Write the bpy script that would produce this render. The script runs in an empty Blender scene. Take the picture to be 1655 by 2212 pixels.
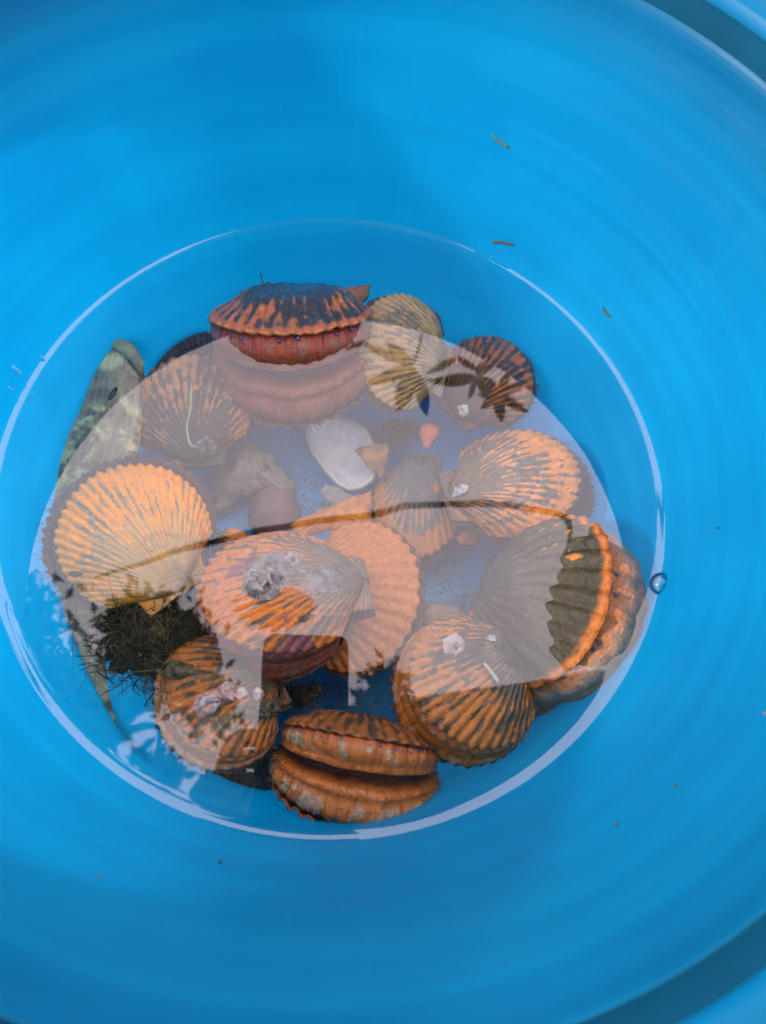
import bpy, bmesh, math, random
import numpy as np
from mathutils.bvhtree import BVHTree
from mathutils import Vector, Matrix, noise as mnoise
from math import sin, cos, pi, radians

random.seed(7)
SC = bpy.context.scene
COL = SC.collection

# ------------------------------------------------------------------ camera
S = 0.15 / 0.5284                     # metres per camera-height unit
F, TX, TY, AX, AY = 1486.8, -0.0648, 0.3837, -0.0078, 0.4677
CAM = Vector((-AX * S, -AY * S, S))
ROT = Matrix.Rotation(TX, 3, 'Y') @ Matrix.Rotation(TY, 3, 'X')
cd = bpy.data.cameras.new('camera')
cam = bpy.data.objects.new('camera', cd)
COL.objects.link(cam)
cam.matrix_world = Matrix.Translation(CAM) @ ROT.to_4x4()
cd.sensor_fit = 'VERTICAL'
cd.sensor_height = 36
cd.sensor_width = 36
cd.lens = F / 2212 * 36
cd.clip_start = 0.003
cd.clip_end = 200
cd.dof.use_dof = True
cd.dof.focus_distance = 0.335
cd.dof.aperture_fstop = (cd.lens / 1000) / 0.0021
SC.camera = cam

# ------------------------------------------------------------------ sky, sun, exposure
SUN_EL, SUN_AZ = radians(30), radians(190)      # azimuth measured from +x, counter-clockwise: sun stands on the left
w = bpy.data.worlds.new('World')
SC.world = w
w.use_nodes = True
nt = w.node_tree
nt.nodes.clear()
sky = nt.nodes.new('ShaderNodeTexSky')
sky.sky_type = 'NISHITA'
sky.sun_disc = False
sky.sun_elevation = SUN_EL
sky.sun_rotation = radians(90) - SUN_AZ
sky.air_density = 1.4
sky.dust_density = 1.5
hs = nt.nodes.new('ShaderNodeHueSaturation')
hs.inputs['Saturation'].default_value = 0.35
bg = nt.nodes.new('ShaderNodeBackground')
bg.inputs['Strength'].default_value = 0.15
wo = nt.nodes.new('ShaderNodeOutputWorld')
nt.links.new(sky.outputs[0], hs.inputs['Color'])
ov = nt.nodes.new('ShaderNodeMix')               # thin bright overcast over the clear sky
ov.data_type = 'RGBA'
ov.inputs[0].default_value = 0.85
ov.inputs[7].default_value = (17.0, 15.0, 16.2, 1)
nt.links.new(hs.outputs[0], ov.inputs[6])
nt.links.new(ov.outputs[2], bg.inputs['Color'])
nt.links.new(bg.outputs[0], wo.inputs['Surface'])
sl = bpy.data.lights.new('sun', 'SUN')
sl.energy = 4.2
sl.angle = radians(4)
sl.color = (1.0, 0.95, 0.88)
sun = bpy.data.objects.new('sun', sl)
COL.objects.link(sun)
sdir = Vector((cos(SUN_EL) * cos(SUN_AZ), cos(SUN_EL) * sin(SUN_AZ), sin(SUN_EL)))
sun.rotation_euler = sdir.to_track_quat('Z', 'Y').to_euler()
sun.location = sdir * 5
SC.view_settings.view_transform = 'Standard'
SC.view_settings.look = 'None'
SC.view_settings.gamma = 1
SC.view_settings.use_curve_mapping = False
SC.view_settings.exposure = 0.3
cy = SC.cycles
cy.use_denoising = True
cy.max_bounces = 14
cy.diffuse_bounces = 8
cy.glossy_bounces = 5
cy.transmission_bounces = 8
cy.transparent_max_bounces = 16
cy.sample_clamp_indirect = 6

# ------------------------------------------------------------------ picture-to-place helpers (measured in a 1655 x 2212 view)
def ray(x, y):
    return (ROT @ Vector(((x - 827.5) / F, -(y - 1106) / F, -1))).normalized()
def at(x, y, z=0.0):
    d = ray(x, y)
    return CAM + d * ((z - CAM.z) / d.z)
def mirrored(x, y, h):
    """the point at height h above the water that shows at (x, y) as a reflection"""
    d = ray(x, y)
    p = CAM + d * (-CAM.z / d.z)
    r = Vector((d.x, d.y, -d.z))
    return p + r * (h / r.z)

RW, WALL_K = 0.15, (0.6527 - 0.5284) / 0.4634    # water radius, wall slope
def wall_r(z):
    return RW + WALL_K * z + 0.0012 * max(0.0, z / 0.1316) ** 2
def on_wall(x, y):
    d = ray(x, y)
    t = 0.05
    for _ in range(4000):
        p = CAM + d * t
        if math.hypot(p.x, p.y) >= wall_r(p.z) - 0.0006:
            return p
        t += 0.0002
    return p

# ------------------------------------------------------------------ object helpers
def tag(o, label, cat, group=None, kind=None):
    if label: o['label'] = label
    if cat: o['category'] = cat
    if group: o['group'] = group
    if kind: o['kind'] = kind
    return o
def empty(name, loc, label, cat, group=None):
    o = bpy.data.objects.new(name, None)
    o.empty_display_size = 0.01
    COL.objects.link(o)
    o.location = loc
    tag(o, label, cat, group)
    return o
def mesh(name, verts, faces, mat, parent=None, smooth=True, uv=None, solid=0.0, subsurf=0):
    me = bpy.data.meshes.new(name)
    me.from_pydata([tuple(v) for v in verts], [], faces)
    if mat: me.materials.append(mat)
    if smooth:
        me.polygons.foreach_set('use_smooth', [True] * len(me.polygons))
    if uv is not None:
        l = me.uv_layers.new(name='UVMap')
        for lp in me.loops:
            l.data[lp.index].uv = uv[lp.vertex_index]
    me.update()
    o = bpy.data.objects.new(name, me)
    COL.objects.link(o)
    if parent is not None:
        o.parent = parent
        o.matrix_parent_inverse = Matrix.Identity(4)
        # verts are given in world space: bring them into the parent's frame
        inv = Matrix.Translation(-world_loc(parent))
        me.transform(inv)
    if solid:
        m = o.modifiers.new('thickness', 'SOLIDIFY')
        m.thickness = solid
        m.offset = -1
    if subsurf:
        m = o.modifiers.new('smooth', 'SUBSURF')
        m.levels = m.render_levels = subsurf
    return o
def world_loc(o):
    p = Vector(o.location)
    while o.parent is not None:
        o = o.parent
        p = p + Vector(o.location)
    return p
def grid_faces(nu, nv, closed=False):
    f = []
    m = nu if closed else nu - 1
    for j in range(nv - 1):
        for i in range(m):
            a = j * nu + i; b = j * nu + (i + 1) % nu
            f.append((a, b, b + nu, a + nu))
    return f
def fr(p, sc, seed=0):
    return mnoise.fractal(Vector(p) * sc + Vector((seed * 7.1, seed * 3.3, seed * 1.7)), 1.0, 2.0, 4)
def tube(name, pts, rad, mat, parent=None, n=8, taper=True, sub=6):
    pts = [Vector(p) for p in pts]
    P = []
    for i in range(len(pts) - 1):
        p0 = pts[max(i - 1, 0)]; p1 = pts[i]; p2 = pts[i + 1]; p3 = pts[min(i + 2, len(pts) - 1)]
        for k in range(sub):
            t = k / sub
            P.append(0.5 * ((2 * p1) + (p2 - p0) * t + (2 * p0 - 5 * p1 + 4 * p2 - p3) * t * t + (3 * p1 - p0 - 3 * p2 + p3) * t ** 3))
    P.append(pts[-1])
    vs, N = [], len(P)
    for i, p in enumerate(P):
        tg = (P[min(i + 1, N - 1)] - P[max(i - 1, 0)]).normalized()
        a = tg.cross(Vector((0.31, 0.2, 0.93))).normalized()
        b = tg.cross(a)
        q = i / (N - 1)
        r = rad(q) if callable(rad) else rad * ((0.35 + 0.65 * min(1, 6 * q, 6 * (1 - q))) if taper else 1)
        for k in range(n):
            an = 2 * pi * k / n
            vs.append(p + a * (r * cos(an)) + b * (r * sin(an)))
    fs = grid_faces(n, N, True)
    fs.append(tuple(range(n - 1, -1, -1)))
    fs.append(tuple(range((N - 1) * n, N * n)))
    return mesh(name, vs, fs, mat, parent)

# ------------------------------------------------------------------ node helpers
class NT:
    def __init__(s, name):
        s.m = bpy.data.materials.new(name)
        s.m.use_nodes = True
        s.t = s.m.node_tree
        s.t.nodes.clear()
        s.out = s.t.nodes.new('ShaderNodeOutputMaterial')
    def n(s, typ, **kw):
        x = s.t.nodes.new(typ)
        for k, v in kw.items(): setattr(x, k, v)
        return x
    def l(s, a, b): s.t.links.new(a, b)
    def put(s, sock, v):
        if isinstance(v, bpy.types.NodeSocket): s.l(v, sock)
        elif v is not None:
            if isinstance(v, tuple) and len(v) == 3 and sock.type == 'RGBA': v = (*v, 1)
            sock.default_value = v
    def math(s, op, a, b=None, c=None, clamp=False):
        x = s.n('ShaderNodeMath', operation=op, use_clamp=clamp)
        s.put(x.inputs[0], a)
        if b is not None: s.put(x.inputs[1], b)
        if c is not None: s.put(x.inputs[2], c)
        return x.outputs[0]
    def mix(s, f, a, b):
        x = s.n('ShaderNodeMix', data_type='RGBA')
        s.put(x.inputs[0], f); s.put(x.inputs[6], a); s.put(x.inputs[7], b)
        return x.outputs[2]
    def noise(s, vec, scale, detail=3, rough=0.55, dist=0.0):
        x = s.n('ShaderNodeTexNoise')
        if vec is not None: s.l(vec, x.inputs['Vector'])
        x.inputs['Scale'].default_value = scale
        x.inputs['Detail'].default_value = detail
        x.inputs['Roughness'].default_value = rough
        x.inputs['Distortion'].default_value = dist
        return x.outputs['Fac']
    def step(s, v, lo, hi):
        x = s.n('ShaderNodeMapRange', interpolation_type='SMOOTHSTEP')
        s.put(x.inputs[0], v)
        x.inputs[1].default_value = lo; x.inputs[2].default_value = hi
        return x.outputs[0]
    def vec(s, x, y, z):
        c = s.n('ShaderNodeCombineXYZ')
        s.put(c.inputs[0], x); s.put(c.inputs[1], y); s.put(c.inputs[2], z)
        return c.outputs[0]
    def obj(s): return s.n('ShaderNodeTexCoord').outputs['Object']
    def uv(s):
        x = s.n('ShaderNodeSeparateXYZ')
        s.l(s.n('ShaderNodeTexCoord').outputs['UV'], x.inputs[0])
        return x.outputs[0], x.outputs[1]
    def bump(s, h, strength, dist):
        b = s.n('ShaderNodeBump')
        b.inputs['Strength'].default_value = strength
        b.inputs['Distance'].default_value = dist
        s.l(h, b.inputs['Height'])
        return b.outputs[0]
    def pbsdf(s, color, rough=0.5, spec=0.5, normal=None, sss=0.0, coat=0.0, metal=0.0, alpha=None):
        p = s.n('ShaderNodeBsdfPrincipled')
        s.put(p.inputs['Base Color'], color)
        s.put(p.inputs['Roughness'], rough)
        s.put(p.inputs['Specular IOR Level'], spec)
        s.put(p.inputs['Metallic'], metal)
        if sss:
            p.inputs['Subsurface Weight'].default_value = sss
            p.inputs['Subsurface Radius'].default_value = (0.6, 0.25, 0.12)
            p.inputs['Subsurface Scale'].default_value = 0.004
        if coat:
            p.inputs['Coat Weight'].default_value = coat
            p.inputs['Coat Roughness'].default_value = 0.06
        if alpha is not None: s.put(p.inputs['Alpha'], alpha)
        if normal is not None: s.l(normal, p.inputs['Normal'])
        return p.outputs[0]
    def surf(s, sh):
        s.l(sh, s.out.inputs['Surface'])
        return s.m

def plain(name, c1, c2, scale=60, rough=0.6, bump=0.3, bd=0.001, sss=0.0, coat=0.0, spec=0.4, lo=0.35, hi=0.65):
    t = NT(name)
    o = t.obj()
    n1 = t.noise(o, scale, 5, 0.6)
    c = t.mix(t.step(n1, lo, hi), c1, c2)
    b = t.bump(t.noise(o, scale * 5, 4), bump, bd)
    return t.surf(t.pbsdf(c, rough, spec, b, sss, coat))

def bucket_mat():
    t = NT('blue_plastic')
    o = t.obj()
    sp = t.n('ShaderNodeSeparateXYZ'); t.l(o, sp.inputs[0])
    scuff = t.noise(o, 9, 4, 0.6)
    col = t.mix(t.step(scuff, 0.3, 0.75), (0.001, 0.15, 0.27), (0.001, 0.19, 0.33))
    ang = t.math('ARCTAN2', sp.outputs[1], sp.outputs[0])
    blot = t.noise(t.vec(t.math('MULTIPLY', ang, 1.6), t.math('MULTIPLY', sp.outputs[2], 9.0), 0.0), 1.0, 3, 0.55)
    rings = t.noise(t.vec(t.math('MULTIPLY', ang, 0.35), t.math('MULTIPLY', sp.outputs[2], 110.0), 2.0), 1.0, 3, 0.6)
    scr = t.noise(t.vec(t.math('MULTIPLY', ang, 2.2), t.math('MULTIPLY', sp.outputs[2], 700.0), 5.0), 1.0, 4, 0.6)
    drip = t.noise(t.vec(t.math('MULTIPLY', ang, 55.0), t.math('MULTIPLY', sp.outputs[2], 5.0), 8.0), 1.0, 3, 0.6)
    wear = t.math('ADD', t.math('MULTIPLY', t.step(blot, 0.35, 0.7), 0.30), t.math('ADD', t.math('MULTIPLY', t.step(rings, 0.4, 0.65), 0.20), t.math('ADD', t.math('MULTIPLY', t.step(scr, 0.62, 0.72), 0.16), t.math('MULTIPLY', t.step(drip, 0.58, 0.7), 0.12))))
    col = t.mix(wear, col, (0.004, 0.27, 0.47))
    tcol = t.mix(wear, (0.001, 0.55, 0.86), (0.002, 0.72, 0.97))
    # fine vertical-ring moulding marks and dull wear
    zr = t.noise(t.vec(0.0, 0.0, t.math('MULTIPLY', sp.outputs[2], 1.0)), 260, 3, 0.6)
    nrm = t.bump(t.math('ADD', zr, t.math('MULTIPLY', t.noise(o, 40, 3), 0.8)), 0.12, 0.002)
    rough = t.math('MULTIPLY_ADD', t.noise(o, 25, 4), 0.2, 0.28)
    p = t.pbsdf(col, rough, 0.25, nrm)
    tr = t.n('ShaderNodeBsdfTranslucent')
    t.l(tcol, tr.inputs['Color'])
    mx = t.n('ShaderNodeMixShader')
    mx.inputs[0].default_value = 0.6
    t.l(p, mx.inputs[1]); t.l(tr.outputs[0], mx.inputs[2])
    return t.surf(mx.outputs[0])

def water_mat():
    t = NT('clear_water')
    tr = t.n('ShaderNodeBsdfTransparent'); t.put(tr.inputs[0], (0.97, 0.99, 1.0))
    gl = t.n('ShaderNodeBsdfGlossy'); gl.inputs['Roughness'].default_value = 0.0
    o = t.obj()
    nrm = t.bump(t.noise(o, 26, 2, 0.4), 0.02, 0.004)
    t.l(nrm, gl.inputs['Normal'])
    geo = t.n('ShaderNodeNewGeometry')
    dt = t.n('ShaderNodeVectorMath', operation='DOT_PRODUCT')
    t.l(geo.outputs['Normal'], dt.inputs[0]); t.l(geo.outputs['Incoming'], dt.inputs[1])
    k = t.math('SUBTRACT', 1.0, t.math('ABSOLUTE', dt.outputs['Value']), clamp=True)
    f0 = 0.096
    fres = t.math('MULTIPLY_ADD', t.math('POWER', k, 5.0), 1 - f0, f0)      # the same from both sides of the surface
    mx = t.n('ShaderNodeMixShader')
    t.l(fres, mx.inputs[0]); t.l(tr.outputs[0], mx.inputs[1]); t.l(gl.outputs[0], mx.inputs[2])
    return t.surf(mx.outputs[0])

def shell_mat(name, rib, gap, umbo, ribs, seed, cover=0.5, umbo_reach=0.45, crust=0.3, crust_col=(0.15, 0.105, 0.06), coat=0.15, purple=0.0, spots=0.5, edge=None, dim=0.58, edge_at=0.925):
    """rib pigment, gap pigment between the ribs and towards the umbo, dull crust patches"""
    rib, gap, umbo = (tuple(q * dim for q in k) for k in (rib, gap, umbo))
    t = NT(name)
    u, v = t.uv()
    o = t.obj()
    rw = t.math('COSINE', t.math('MULTIPLY', u, 2 * pi * ribs))           # 1 on a rib, -1 in a gap
    n1 = t.noise(t.vec(t.math('MULTIPLY', u, ribs * 1.0), t.math('MULTIPLY', v, 7.0), float(seed)), 1.0, 3, 0.6, 0.3)
    n2 = t.noise(t.vec(t.math('MULTIPLY', u, ribs * 0.22), t.math('MULTIPLY', v, 2.2), seed + 3.7), 1.0, 3, 0.55)
    a = t.math('ADD', t.math('MULTIPLY', rw, 0.13), t.math('ADD', t.math('MULTIPLY', t.math('SUBTRACT', n1, 0.5), 1.5), t.math('MULTIPLY', t.math('SUBTRACT', n2, 0.5), 1.1)))
    a = t.math('ADD', a, t.math('MULTIPLY', t.math('SUBTRACT', v, 0.72), 0.55))
    mask = t.step(t.math('ADD', a, cover - 0.5), -0.08, 0.10)
    fine = t.noise(o, 360, 5, 0.7)
    rib2 = t.mix(t.step(fine, 0.3, 0.75), rib, tuple(min(1, c * 1.45) for c in rib))
    gap2 = t.mix(t.step(fine, 0.35, 0.7), gap, tuple(c * 0.42 for c in gap))
    c = t.mix(mask, gap2, rib2)
    um = t.math('SUBTRACT', 1.0, t.step(t.math('ADD', v, t.math('MULTIPLY', t.math('SUBTRACT', n2, 0.5), 0.6)), umbo_reach * 0.55, umbo_reach * 1.25))
    um = t.math('MULTIPLY', um, t.math('MULTIPLY_ADD', rw, -0.22, 0.7))
    c = t.mix(um, c, umbo)
    rings = t.noise(t.vec(0.0, t.math('MULTIPLY', v, 26.0), float(seed)), 1.0, 3, 0.6)
    c = t.mix(t.math('MULTIPLY', t.step(rings, 0.52, 0.72), 0.25), c, gap)
    cr = t.noise(o, 75, 6, 0.65, 0.4)
    c = t.mix(t.math('MULTIPLY', t.step(cr, 0.74 - crust * 0.42, 0.80 - crust * 0.42), 0.85), c, t.mix(t.step(fine, 0.35, 0.65), crust_col, tuple(x * 0.45 for x in crust_col)))
    if edge:
        c = t.mix(t.step(t.math('ADD', v, t.math('MULTIPLY', t.math('SUBTRACT', n1, 0.5), 0.10)), edge_at, edge_at + 0.04), c, edge)
    if purple:
        pn = t.noise(o, 48, 3, 0.6)
        c = t.mix(t.math('MULTIPLY', t.step(pn, 0.60, 0.66), purple), c, (0.16, 0.035, 0.11))
    silt = t.noise(o, 130, 6, 0.7, 0.6)
    c = t.mix(t.math('MULTIPLY', t.step(silt, 0.50, 0.70), 0.32), c, tuple(0.55 * a + 0.45 * b * 0.7 for a, b in zip(crust_col, gap)))
    sp = t.noise(o, 900, 2, 0.6)
    c = t.mix(t.math('MULTIPLY', t.step(sp, 0.68, 0.74), spots), c, (0.03, 0.025, 0.02))
    h = t.math('ADD', t.math('ADD', t.math('MULTIPLY', rings, 0.6), fine), t.math('MULTIPLY', cr, 1.2))
    b = t.bump(t.math('ADD', h, t.math('MULTIPLY', silt, 1.2)), 0.8, 0.0014)
    return t.surf(t.pbsdf(c, t.math('MULTIPLY_ADD', fine, 0.3, 0.28), 0.5, b, 0.0, coat))

def mantle_mat(name, edge, mid, slit, patch, seed):
    t = NT(name)
    u, v = t.uv()           # v: 0 at the upper shell edge, 0.5 at the slit, 1 at the lower shell edge
    o = t.obj()
    d = t.math('ABSOLUTE', t.math('SUBTRACT', v, 0.5))     # 0 slit .. .5 edges
    wob = t.noise(o, 160, 4, 0.6)
    d2 = t.math('ADD', d, t.math('MULTIPLY', t.math('SUBTRACT', wob, 0.5), 0.10))
    c = t.mix(t.step(d2, 0.33, 0.46), mid, edge)
    pn = t.noise(t.vec(t.math('MULTIPLY', u, 26.0), t.math('MULTIPLY', v, 3.0), float(seed)), 1.0, 2, 0.5)
    pm = t.math('MULTIPLY', t.step(pn, 0.52, 0.58), t.step(d2, 0.20, 0.27))
    pm = t.math('MULTIPLY', pm, t.math('SUBTRACT', 1.0, t.step(d2, 0.37, 0.43)))
    c = t.mix(t.math('MULTIPLY', pm, 0.75), c, patch)
    c = t.mix(t.math('SUBTRACT', 1.0, t.step(d2, 0.03, 0.13)), c, slit)
    streak = t.noise(t.vec(t.math('MULTIPLY', u, 120.0), t.math('MULTIPLY', v, 2.0), float(seed)), 1.0, 2, 0.5)
    c = t.mix(t.math('MULTIPLY', t.step(streak, 0.5, 0.7), 0.35), c, tuple(x * 0.5 for x in edge))
    b = t.bump(t.math('ADD', t.math('ADD', streak, wob), t.noise(o, 420, 4)), 0.7, 0.0012)
    return t.surf(t.pbsdf(c, t.math('MULTIPLY_ADD', wob, 0.4, 0.18), 0.5, b, 0.08, 0.15))

BLUE = bucket_mat()
def rim_shade_mat():
    t = NT('blue_plastic_rim_shade')        # same plastic, its colour darkened to paint in the shade below the lip
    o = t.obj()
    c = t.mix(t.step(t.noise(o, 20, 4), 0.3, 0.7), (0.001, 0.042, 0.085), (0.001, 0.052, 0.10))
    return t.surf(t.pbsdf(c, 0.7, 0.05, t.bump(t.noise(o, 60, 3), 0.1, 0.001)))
RIM = rim_shade_mat()
WATER = water_mat()
# ------------------------------------------------------------------ setting: ground, bucket, water
g = mesh('ground', [(-60, -60, -0.086), (60, -60, -0.086), (60, 60, -0.086), (-60, 60, -0.086)], [(0, 1, 2, 3)],
         plain('sandy_ground', (0.38, 0.36, 0.32), (0.46, 0.43, 0.38), 3, 0.9), None, False)
tag(g, None, None, kind='structure')

def lathe(name, prof, mat, parent=None, n=192, closed=False):
    vs = []
    for r, z in prof:
        for k in range(n):
            a = 2 * pi * k / n
            vs.append((r * cos(a), r * sin(a), z))
    return mesh(name, vs, grid_faces(n, len(prof), True), mat, parent)
FLOOR_Z = -0.078
RIM_Z, RIM_R = 0.4634 * S, 0.6527 * S + 0.0012
bucket = empty('bucket', (0, 0, -0.085), 'bright blue plastic bucket half filled with water and scallops', 'bucket')
inner = [(0.0005, FLOOR_Z), (0.06, FLOOR_Z), (0.112, FLOOR_Z), (wall_r(FLOOR_Z) - 0.006, FLOOR_Z + 0.001), (wall_r(FLOOR_Z) - 0.0015, FLOOR_Z + 0.004)]
for k in range(60):
    z = FLOOR_Z + 0.008 + (RIM_Z - 0.011 - FLOOR_Z - 0.008) * k / 59
    inner.append((wall_r(z) + 0.00012 * sin(z * 700) + 0.00015 * sin(z * 290 + 1), z))
inner += []
outer = [(RIM_R + 0.0012, RIM_Z - 0.008)]
for k in range(12):
    z = RIM_Z - 0.01 - (RIM_Z - 0.01 - FLOOR_Z) * k / 11
    outer.append((wall_r(z) + 0.002, z))
outer += [(wall_r(FLOOR_Z) - 0.004, FLOOR_Z - 0.006), (0.06, FLOOR_Z - 0.004), (0.0005, FLOOR_Z - 0.004)]
body = lathe('body', inner + outer, BLUE, bucket)
lip_r = RIM_R + 0.001
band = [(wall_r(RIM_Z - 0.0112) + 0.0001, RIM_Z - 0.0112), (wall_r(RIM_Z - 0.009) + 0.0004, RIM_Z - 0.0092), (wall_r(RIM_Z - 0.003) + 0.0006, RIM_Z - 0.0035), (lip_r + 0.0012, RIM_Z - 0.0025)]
lathe('rim_shade_band', band, RIM, bucket)  # strip with the shade under the lip painted into its colour
lip = [(lip_r, RIM_Z - 0.004), (lip_r + 0.0004, RIM_Z + 0.0012), (lip_r + 0.003, RIM_Z + 0.003), (lip_r + 0.010, RIM_Z + 0.0036), (lip_r + 0.024, RIM_Z + 0.0032),
       (lip_r + 0.0275, RIM_Z + 0.001), (lip_r + 0.0285, RIM_Z - 0.004), (lip_r + 0.0285, RIM_Z - 0.024), (lip_r + 0.0265, RIM_Z - 0.024), (lip_r + 0.026, RIM_Z - 0.003),
       (lip_r + 0.022, RIM_Z), (lip_r + 0.004, RIM_Z), (lip_r + 0.0022, RIM_Z - 0.006), (lip_r + 0.002, RIM_Z - 0.03), (lip_r + 0.0005, RIM_Z - 0.03)]
lathe('rim', lip, BLUE, bucket)

lathe('floor', [(0.0005, FLOOR_Z + 0.0008), (0.06, FLOOR_Z + 0.0008), (wall_r(FLOOR_Z) - 0.009, FLOOR_Z + 0.0008), (wall_r(FLOOR_Z) - 0.0075, FLOOR_Z + 0.0002)],
      plain('blue_plastic_floor', (0.001, 0.26, 0.56), (0.001, 0.31, 0.64), 30, 0.4, 0.1, 0.001), bucket)
# water with the meniscus that climbs the wall
wp = [(0.0005, 0.0)] + [(0.02 * k, 0.0) for k in range(1, 7)]
for k in range(24):
    r = RW - 0.026 + 0.0268 * k / 23
    e = max(0.0, RW - r)
    wp.append((r, 0.0009 * math.exp(-e / 0.0014)))
water = lathe('water', wp, WATER, None, 256)
water.data.flip_normals()
tag(water, None, None, kind='structure')

# ------------------------------------------------------------------ scallops
EYE_MAT = NT('eye_blue'); EYE_MAT = EYE_MAT.surf(EYE_MAT.pbsdf((0.03, 0.045, 0.16), 0.08, 0.8, None, 0, 1.0))
def sphere_data(name, mat, seg=8, rings=6):
    me = bpy.data.meshes.new(name)
    b = bmesh.new()
    bmesh.ops.create_uvsphere(b, u_segments=seg, v_segments=rings, radius=1)
    for f in b.faces: f.smooth = True
    b.to_mesh(me); b.free()
    me.materials.append(mat)
    return me
EYE = sphere_data('eye', EYE_MAT)
BARN = plain('barnacle_white', (0.40, 0.38, 0.36), (0.62, 0.60, 0.58), 300, 0.6, 0.6, 0.0008)

PHI = radians(126)
def margin(s, L, W):
    ph = s * PHI
    c = 0.5 * L
    return W / 2 * sin(ph), c + cos(ph) * (L - c)
def dome_h(v, s):
    if v > 0.42: p = 1 - ((v - 0.42) / 0.58) ** 2.1
    else: p = 1 - 0.8 * ((0.42 - v) / 0.42) ** 2.2
    return max(p, 0) * math.sqrt(max(0, 1 - abs(s) ** 3.2))
def valve(L, W, dome, ribs, amp, frame, seed, flip=1, ears=True, nv=44):
    """a ribbed fan: returns world verts, faces, uvs; frame = (origin, X, Y, Z)"""
    O, X, Y, Z = frame
    nu = ribs * 8 + 1
    vs, uv = [], []
    for j in range(nv):
        v = (j / (nv - 1)) ** 0.9
        v = max(v, 0.012)
        for i in range(nu):
            s = -1 + 2 * i / (nu - 1)
            x, y = margin(s, L, W)
            ph = cos(2 * pi * ribs * (s + 1) / 2)
            crest = (0.5 + 0.5 * ph) ** 0.7
            e = 1 + 0.011 * ph * v + 0.016 * fr((s * 3, v * 2, 0), 1.0, seed) + 0.010 * v ** 6 * fr((s * 14, 0.5, 0), 1.0, seed + 9)
            amp_ = amp * (0.75 + 0.6 * fr((s * 5, v * 4, 2.2), 1.0, seed + 7))
            lump = 0.035 * L * fr((s * 2, v * 2.5, 1.3), 1.0, seed + 5) * v
            step = 0.018 * L * fr((v * 9, 0.2 * s, 3.1), 1.0, seed + 2)
            z = dome * dome_h(v, s) + amp_ * crest * v ** 0.7 * (1 - 0.6 * abs(s) ** 6) + (lump + step) * min(1, 3 * (1 - v) + 0.25)
            z *= flip
            vs.append(O + X * (x * v * e) + Y * (y * v * e) + Z * z)
            uv.append(((s + 1) / 2, v))
    fs = grid_faces(nu, nv)
    if ears:
        for sg in (-1, 1):
            base = len(vs)
            mx, my = margin(sg, L, W)
            nE = 10
            el = (0.25 if sg < 0 else 0.20) * W
            for b in range(nE):
                for a in range(nE):
                    fa, fb = a / (nE - 1), b / (nE - 1)
                    lo = Vector((sg * el * fa, -0.012 * L, 0)); hi = Vector((mx * 0.62 * fa, my * 0.62 * fa, 0))
                    p = lo.lerp(hi, fb)
                    z = dome * (0.16 + 0.10 * (1 - fa)) * (0.6 + 0.4 * (1 - fb)) + amp * 0.5 * cos(fb * 5 * 2 * pi) * fa
                    vs.append(O + X * p.x + Y * p.y + Z * (z * flip))
                    uv.append((0.5 + sg * (0.32 + 0.18 * fb), 0.25 + 0.35 * fa))
            fs += [tuple(base + q for q in f) for f in grid_faces(nE, nE)]
    if flip < 0:
        fs = [tuple(reversed(f)) for f in fs]
    return vs, fs, uv

SURF = {}
def rot_about(v, axis, a):
    return Matrix.Rotation(a, 3, axis) @ v

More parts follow.
